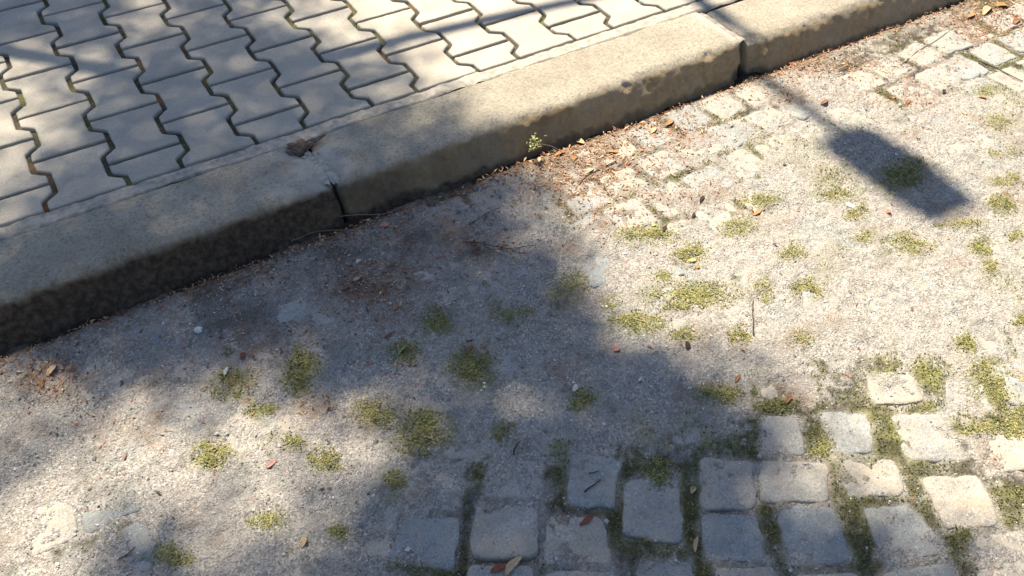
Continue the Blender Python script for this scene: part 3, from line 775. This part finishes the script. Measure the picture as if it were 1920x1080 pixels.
LEAVES = [
 (722,428,.022,.017,-15,PK,'flat pink-brown leaf scrap on the long twig by the kerb'),
 (744,578,.022,.008,35,OR,'curled orange dry leaf in the shade, above a green tuft'),
 (752,574,.018,.005,60,TA,'tan leaf sliver crossing the curled orange leaf'),
 (672,528,.024,.010,10,TA,'pale tan leaf among brown crumbs in the shade'),
 (650,545,.020,.009,-12,BR,'brown leaf left of the brown crumbs in the shade'),
 (880,658,.030,.008,22,BR,'longer brown leaf along the top of the shaded tuft'),
 (908,652,.022,.007,12,OR,'orange-brown leaf tip at the right end of the shaded tuft'),
 (755,664,.030,.006,35,GN,'pale green blade lying across a shaded tuft'),
 (806,820,.016,.011,-65,TA,'small pale leaf standing out on the very dark tuft'),
 (1288,650,.020,.010,55,DK,'dark pointed leaf at the tip of the central shade'),
 (1298,492,.018,.009,-30,YE,'bright yellow leaf under the round sunlit tuft'),
 (1308,503,.010,.008,10,OR,'tiny orange leaf touching the bright yellow one'),
 (1226,423,.011,.010,0,YE,'pale yellow petal on the wide sunlit tuft'),
 (1246,430,.024,.007,40,DK,'dark leaf beside the wide sunlit tuft'),
 (1316,374,.026,.007,35,DK,'slim dark leaf on pale setts, upper of two'),
 (1300,404,.020,.006,35,DK,'slim dark leaf on pale setts, lower of two'),
 (1420,400,.034,.009,5,OR,'long dry orange leaf under the uppermost sunlit tuft'),
 (456,670,.020,.009,55,RD,'small dark red leaf in the left shade'),
 (474,668,.011,.006,60,BR,'tiny brown leaf right of the dark red one'),
 (962,1062,.044,.013,25,TA,'tan curled leaf between setts at the bottom edge'),
 (935,1066,.030,.012,5,RD,'dark red leaf tucked left of the tan curled one at the bottom'),
 (570,1020,.022,.011,60,TA,'pale brown leaf lying in the lower left shade'),
 (728,632,.022,.006,10,RD,'narrow dark red leaf below the dark green tuft in shade'),
 (1100,975,.030,.010,0,RD,'dull purple-brown leaf in the joint between two shaded setts'),
 (1300,918,.016,.010,20,TA,'dry curled leaf in the mossy joint, upper'),
 (1305,1022,.030,.007,45,TA,'straw-coloured leaf in the mossy joint near the bottom'),
 (1155,660,.016,.014,10,PK,'pink leaf scrap in half shade below the low weed strip'),
 (1664,403,.012,.011,0,(.50,.22,.15),'tiny coral red scrap below the lamp head shadow'),
 (1255,232,.034,.012,12,OR,'curled orange leaf at the kerb foot, right one'),
 (1225,246,.030,.012,20,TA,'tan leaf at the kerb foot beside the curled orange one'),
 (1050,292,.034,.011,-5,OR,'bright orange leaf at the kerb foot under the green sprig'),
 (1078,300,.026,.012,20,OR,'second orange leaf, lying right of the one under the green sprig'),
 (1088,268,.024,.016,-50,TA,'pale folded leaf at the mouth of the kerb hollow'),
 (1150,285,.028,.010,-30,OR,'orange-brown leaf at the right rim of the reddish litter'),
 (1105,322,.034,.008,15,TA,'tan narrow leaf in the middle of the reddish litter'),
 (1010,305,.030,.010,40,TA,'straw-coloured leaf at the kerb foot left of the green sprig'),
 (1295,322,.026,.004,-12,DK,'slim dark curved stem on the pale sett'),
 (1850,22,.060,.020,15,TA,'large tan leaf at the top right along the kerb foot'),
 (1878,12,.050,.018,-25,OR,'large orange leaf at the top right corner of the road'),
 (1905,40,.045,.018,30,BR,'brown leaf below the large ones in the top right corner'),
 (1820,32,.040,.013,15,OR,'narrow orange leaf along the kerb foot, left of the large tan one'),
 (1545,195,.032,.010,5,BR,'brown leaf right of the lamp arm shadow'),
 (1702,192,.030,.010,10,BR,'brown leaf flat on gravel right above the lamp head shadow'),
 (1808,214,.014,.010,60,TA,'tiny tan leaf on gravel at upper right'),
 (1842,186,.020,.010,-60,OR,'orange leaf in the upper weed tuft on the right'),
 (1770,172,.018,.010,40,DK,'dark olive leaf left of the upper right tuft'),
 (860,398,.016,.006,30,BR,'small brown leaf on the smooth pale sett'),
 (100,700,.030,.012,40,TA,'tan leaf in the litter patch at the far left'),
 (80,722,.026,.010,70,BR,'brown leaf under the tan one at the far left'),
 (510,872,.022,.010,10,PK,'pinkish leaf at the lower rim of the left sun patch'),
 (1382,714,.022,.008,25,BR,'curled brown leaf in the half shade above the dark weed strip'),
 (1478,752,.024,.008,25,BR,'brown leaf on the reddish soil patch'),
]
for k, (px, py, ln, wd, deg, tn, lab) in enumerate(LEAVES):
    leaf(px, py, ln, wd, deg, tn, lab, .35+.4*((k*37) % 10)/10, k)

# distinct small stones and chips
def rock(px, py, rx, ry, rz, col, name, label, cat, seed=0, deg=0, box=False):
    g = np.random.default_rng(seed+900); c = gnd(float(px), float(py)); z0 = float(hgt(c[:1], c[1:2])[0][0])
    n, m = 9, 6; V = []
    for i in range(m):
        ph = math.pi*i/(m-1)
        for j in range(n):
            th = 2*math.pi*j/n
            v = np.array([math.cos(th)*math.sin(ph), math.sin(th)*math.sin(ph), math.cos(ph)])
            e = 5 if box else 2.6
            v = v/(np.abs(v)**e).sum()**(1/e)
            k = 1+float(fbm(np.array([v[0]+seed]), np.array([v[1]+v[2]*.5+seed]), 1.5, 3)[0])*(.08 if box else .6)
            V.append(v*k*np.array([rx, ry, rz]))
    V = np.array(V); a = R(deg); Rm = np.array([[math.cos(a), -math.sin(a), 0], [math.sin(a), math.cos(a), 0], [0, 0, 1]])
    V = V@Rm.T; V[:, 2] += z0+rz*.55; V[:, :2] += c[:2]
    F = [(i*n+j, (i+1)*n+j, (i+1)*n+(j+1) % n, i*n+(j+1) % n) for i in range(m-1) for j in range(n)]
    return tag(mesh(name, V, F, m_plain(name+'_mat', col, .9, .3, 90), None, False, (c[0], c[1], z0)), label, cat)
rock(374, 624, .008, .007, .006, (.55, .55, .52), 'pebble', 'white rounded pebble in the left shade below the kerb', 'pebble', 1)
rock(1593, 388, .006, .0095, .0022, (.85, .85, .83), 'chip', 'bright white rectangular chip on gravel below the lamp head shadow', 'chip', 2, 15, True)
rock(545, 585, .032, .022, .0022, (.25, .27, .26), 'flat_stone', 'smooth flat grey-green stone in the shade below the kerb', 'stone', 3, 20)
rock(1078, 735, .009, .004, .003, (.50, .50, .48), 'stone', 'small elongated white stone beside a dark weed tuft', 'stone', 4, 35)
rock(425, 700, .010, .004, .004, (.50, .48, .42), 'stone', 'slim pale stone left of the olive weed tuft', 'stone', 7, 50)
rock(1200, 715, .006, .003, .003, (.50, .50, .48), 'stone', 'small white stone in the middle of the central shade', 'stone', 8, 15)
rock(672, 492, .007, .004, .0035, (.48, .47, .45), 'stone', 'small white stone above the brown crumbs below the kerb', 'stone', 9, 30)

# green sprig growing at the kerb foot
def sprig():
    g = np.random.default_rng(77); b = np.array([*gnd(1060., 292.)[:2], ROAD+.004])
    rt = empty('kerb_sprig', tuple(b)); tag(rt, 'small leafy green sprig with a thin stem at the sunlit kerb foot', 'plant')
    tip = gnd(1003., 268., ROAD+.055)
    ln = smooth_line([b, b+(tip-b)*.45+np.array([0, 0, .010]), tip], 6)
    V, F = tube(ln, np.linspace(.0011, .0006, len(ln)), 5); mesh('stem', V, F, M_TWIG, rt, True, tuple(b))
    n = 55; q = tip[None]+g.normal(0, 1, (n, 3))*np.array([.009, .005, .010]); q[:, 2] = np.maximum(q[:, 2], ROAD+.006)
    Vv, F, T = flakes(q[:, 0], q[:, 1], q[:, 2], g.uniform(.006, .012, n), g.uniform(.003, .006, n), g.uniform(-.4, 1.0, n), greens(n, g, .2, 1.4)*1.25, g)
    mesh('foliage', Vv, F, M_VEG, rt, True, tuple(tip), {'tint': T})
sprig()

# crumbs of dead leaf: litter nobody could count
g = np.random.default_rng(61)
N = 60000
x = g.uniform(-.3, 3.3, N); y = -.685-g.exponential(.30, N)
h, ex, mo, so_ = hgt(x, y)
lb = blobs(x, y, [(700,540,75,45,1), (745,600,40,25,.8), (545,650,45,25,.8), (90,715,60,45,1), (880,655,50,25,.8), (560,450,130,20,.8), (480,520,90,14,.9),
  (1100,300,110,60,1), (1250,240,90,16,1), (1860,30,80,40,1), (1550,125,160,16,.9), (930,468,70,22,.9), (760,690,60,30,.5), (610,760,60,30,.4), (1180,400,80,30,.5),
  (1390,735,50,20,.5), (830,560,60,30,.5), (1700,190,60,25,.5), (1500,760,50,20,.5), (1650,920,30,60,.4), (1300,960,30,80,.4)])
k = (y > -2.2) & (g.random(N) < (.04+.38*so_+.35*np.exp(-(-.69-y)/.022)+.75*lb))
x, y, h = x[k], y[k], h[k]; n = len(x)
pal = np.array([(.30,.17,.09), (.20,.11,.07), (.42,.27,.16), (.36,.15,.09), (.09,.06,.045), (.50,.40,.27)])
Vv, F, T = flakes(x, y, h+.001, g.uniform(.003, .022, n)*g.uniform(.25, 1, n)**1.4, g.uniform(.0010, .0052, n), g.uniform(-.05, .4, n),
                  pal[g.choice(6, n)]*g.uniform(.7, 1.25, (n, 1)), g)
tag(mesh('leaf_litter', Vv, F, M_LITTER, None, True, (0, 0, 0), {'tint': T}), kind='stuff')

# ------------------------------------------------------------------ street lamp behind the view: casts the arm and head shadow
def lamp():
    H = 6.0; u = 1.938; yb = 2.08
    rt = empty('street_lamp', (u, yb, 0)); tag(rt, 'street lamp on a slim grey pole with flat head reaching over the road', 'street lamp')
    V, F = tube([(u, yb, 0), (u, yb, 1.2), (u, yb, H-.35), (u, yb, H-.2)], [.055, .048, .030, .028], 20); mesh('pole', V, F, M_STEEL, rt, True, (u, yb, 0))
    V, F = tube([(u, yb, -.0), (u, yb, .03), (u, yb, .032), (u, yb, .25), (u, yb, .27)], [.12, .12, .075, .07, .056], 20); mesh('base_collar', V, F, M_STEEL, rt, True, (u, yb, 0))
    yh1 = -.945+TAN*H; yh0 = -1.312+TAN*H
    ln = smooth_line([(u, yb, H-.25), (u, yb-.06, H-.08), (u, yb-.20, H), (u, yh1, H)], 6)
    V, F = tube(ln, .020, 14); mesh('arm', V, F, M_STEEL, rt, True, (u, yb, H))
    # head: flat tapering housing, outline in (across, along)
    hz = H; L_ = yh1-yh0
    prof = [(0, .045), (.03, .078), (.08, .088), (.35, .094), (.75, .092), (.94, .086), (1.0, .074)]
    nseg = 16; V = []
    for t, w in prof:
        y = yh1-t*L_; th = .030+.022*math.sin(math.pi*min(1, t+.15))
        for s in range(nseg):
            a = 2*math.pi*s/nseg; ca, sa = math.cos(a), math.sin(a); e = .5
            V.append((u-.005+w*math.copysign(abs(ca)**e, ca), y, hz+th*math.copysign(abs(sa)**e, sa)*(1 if sa > 0 else .5)))
    n = len(prof); F = [(i*nseg+s, i*nseg+(s+1) % nseg, (i+1)*nseg+(s+1) % nseg, (i+1)*nseg+s) for i in range(n-1) for s in range(nseg)]
    F.append(tuple(range(nseg))[::-1]); F.append(tuple((n-1)*nseg+s for s in range(nseg)))
    hd = mesh('head', V, F, M_LAMP, rt, True, (u, yh1, hz))
    y0, y1, zb = yh1-.10, yh0+.03, hz-.018
    V, F = [], []
    for i, t in enumerate(np.linspace(0, 1, 8)):
        for j, s in enumerate(np.linspace(-1, 1, 8)):
            V.append((u-.005+s*.06, y0+(y1-y0)*t, zb-.022*(1-s*s)*math.sin(math.pi*t)-.006))
    cv = mesh('lamp_cover', V, grid_faces(8, 8), M_GLASS, None, True, (u, y0, zb)); cv.parent = hd; cv.location = Vector((u, y0, zb))-Vector((u, yh1, hz))
lamp()

# ------------------------------------------------------------------ the tree whose crown shades the left of the view
# shade as seen on the ground, read off the photograph in 80 x 77 px cells (0 sun .. 9 deep shade)
G = ["888487530000000000000000", "357888886500000000000000", "348888877650000000000000", "368888888764000000000000",
     "488888888999400000000000", "788888888887430000000000", "999999999999930000000000", "999999999999980000000000",
     "688887788889998742000000", "443334567877799995300000", "520000013688999999310000", "200221247899999995321000",
     "007743358999999998577531", "017865678999999999988763"]
GM = np.array([[int(c) for c in r_] for r_ in G], float)/9
def shade_at(x, y):
    pv = pix(np.stack([x, y, np.where(y < -.64, ROAD, 0.0)], -1))
    cx = pv[:, 0]/80-.5; cy = pv[:, 1]/77.14-.5
    inside = (cx > -.9) & (cx < 23.9) & (cy > -.9) & (cy < 13.9)
    cx = np.clip(cx, 0, 22.999); cy = np.clip(cy, 0, 12.999); i = cy.astype(int); j = cx.astype(int); fy = cy-i; fx = cx-j
    v = (GM[i, j]*(1-fx)+GM[i, j+1]*fx)*(1-fy)+(GM[i+1, j]*(1-fx)+GM[i+1, j+1]*fx)*fy
    # beyond the view the crown simply goes on, thinning outwards
    r = np.hypot((x+.4)/2.3, (y-.1)/2.6)
    out = np.clip(1.15-r, 0, 1)*np.clip(.9+fbm(x, y, 2.2, 3, 44)*2.2, 0, 1)
    return np.where(inside, v, np.where(y > -.2, out, np.where(x < 1.2, out, np.clip(out, 0, .6))))
def tree():
    g = np.random.default_rng(17)
    bx, by = -1.5, 3.3
    rt = empty('tree', (bx, by, 0)); tag(rt, 'broadleaf street tree on the pavement whose crown shades the left', 'tree')
    trunk = smooth_line([(bx, by, -.03), (bx+.05, by, 1.2), (bx+.12, by-.1, 2.4), (bx+.3, by-.3, 3.6), (bx+.5, by-.4, 7.4)], 5, .01, g)
    V, F = tube(trunk, np.linspace(.20, .07, len(trunk))*(1+.5*np.exp(-np.arange(len(trunk))*.9)), 16); mesh('trunk', V, F, M_BARK, rt, True, (bx, by, 0))
    parts = []
    m = 215000; i = np.arange(m)
    x = -3.0+5.2*((i*.7548776662+g.normal(0, .0006, m)) % 1); y = -2.7+5.1*((i*.5698402910+g.normal(0, .0006, m)) % 1)
    s = 1-(1-shade_at(x, y))**1.4
    lai = -np.log(np.clip(1-s, .02, 1))/3.9
    k = g.random(m) < lai
    z = g.uniform(6.0, 9.6, m)[k]; x = x[k]; y = y[k]+TAN*z; N = len(x)
    ln = g.uniform(.036, .054, N)
    T = np.array([.055, .085, .025])[None]*g.uniform(.6, 1.5, (N, 1))*np.array([1, 1, 1])
    Vv, F, T = flakes(x, y, z, ln, ln*.62, g.uniform(-.7, .6, N), T, g)
    mesh('crown', Vv, F, M_TREELEAF, rt, True, (bx, by, 6), {'tint': T})
    # limbs reach into the crown
    for k in range(16):
        for _ in range(60):                                 # keep the limbs inside the leafy part
            t = g.integers(8, len(trunk)-1); a = trunk[t]; i = g.integers(0, N)
            b = np.array([x[i], y[i], z[i]-.2]); mid = (a+b)/2+np.array([0, 0, .25])
            ln_ = smooth_line([a, mid, b], 6, .015, g)
            sh = shade_at(ln_[:, 0], ln_[:, 1]-TAN*ln_[:, 2])
            if sh[4:].min() > .72: break
        else: continue
        parts.append(tube(ln_, np.linspace(.045, .008, len(ln_)), 7))
    for p in parts: mesh('limb', p[0], p[1], M_BARK, rt, True, tuple(p[0][0]))
    # the long straight limb whose shadow runs along the pavement
    h = 3.5
    pts = [(.55, -.105), (.88, -.130), (1.15, -.150), (1.50, -.196), (1.75, -.235), (2.2, -.30), (2.6, -.36)]
    pl = [trunk[9]]+[(u, v+TAN*(h+.05*i), h+.05*i) for i, (u, v) in enumerate(pts)]
    ln_ = smooth_line(pl, 6); V, F = tube(ln_, np.linspace(.030, .017, len(ln_)), 10); mesh('limb', V, F, M_BARK, rt, True, tuple(V[0]))
tree()
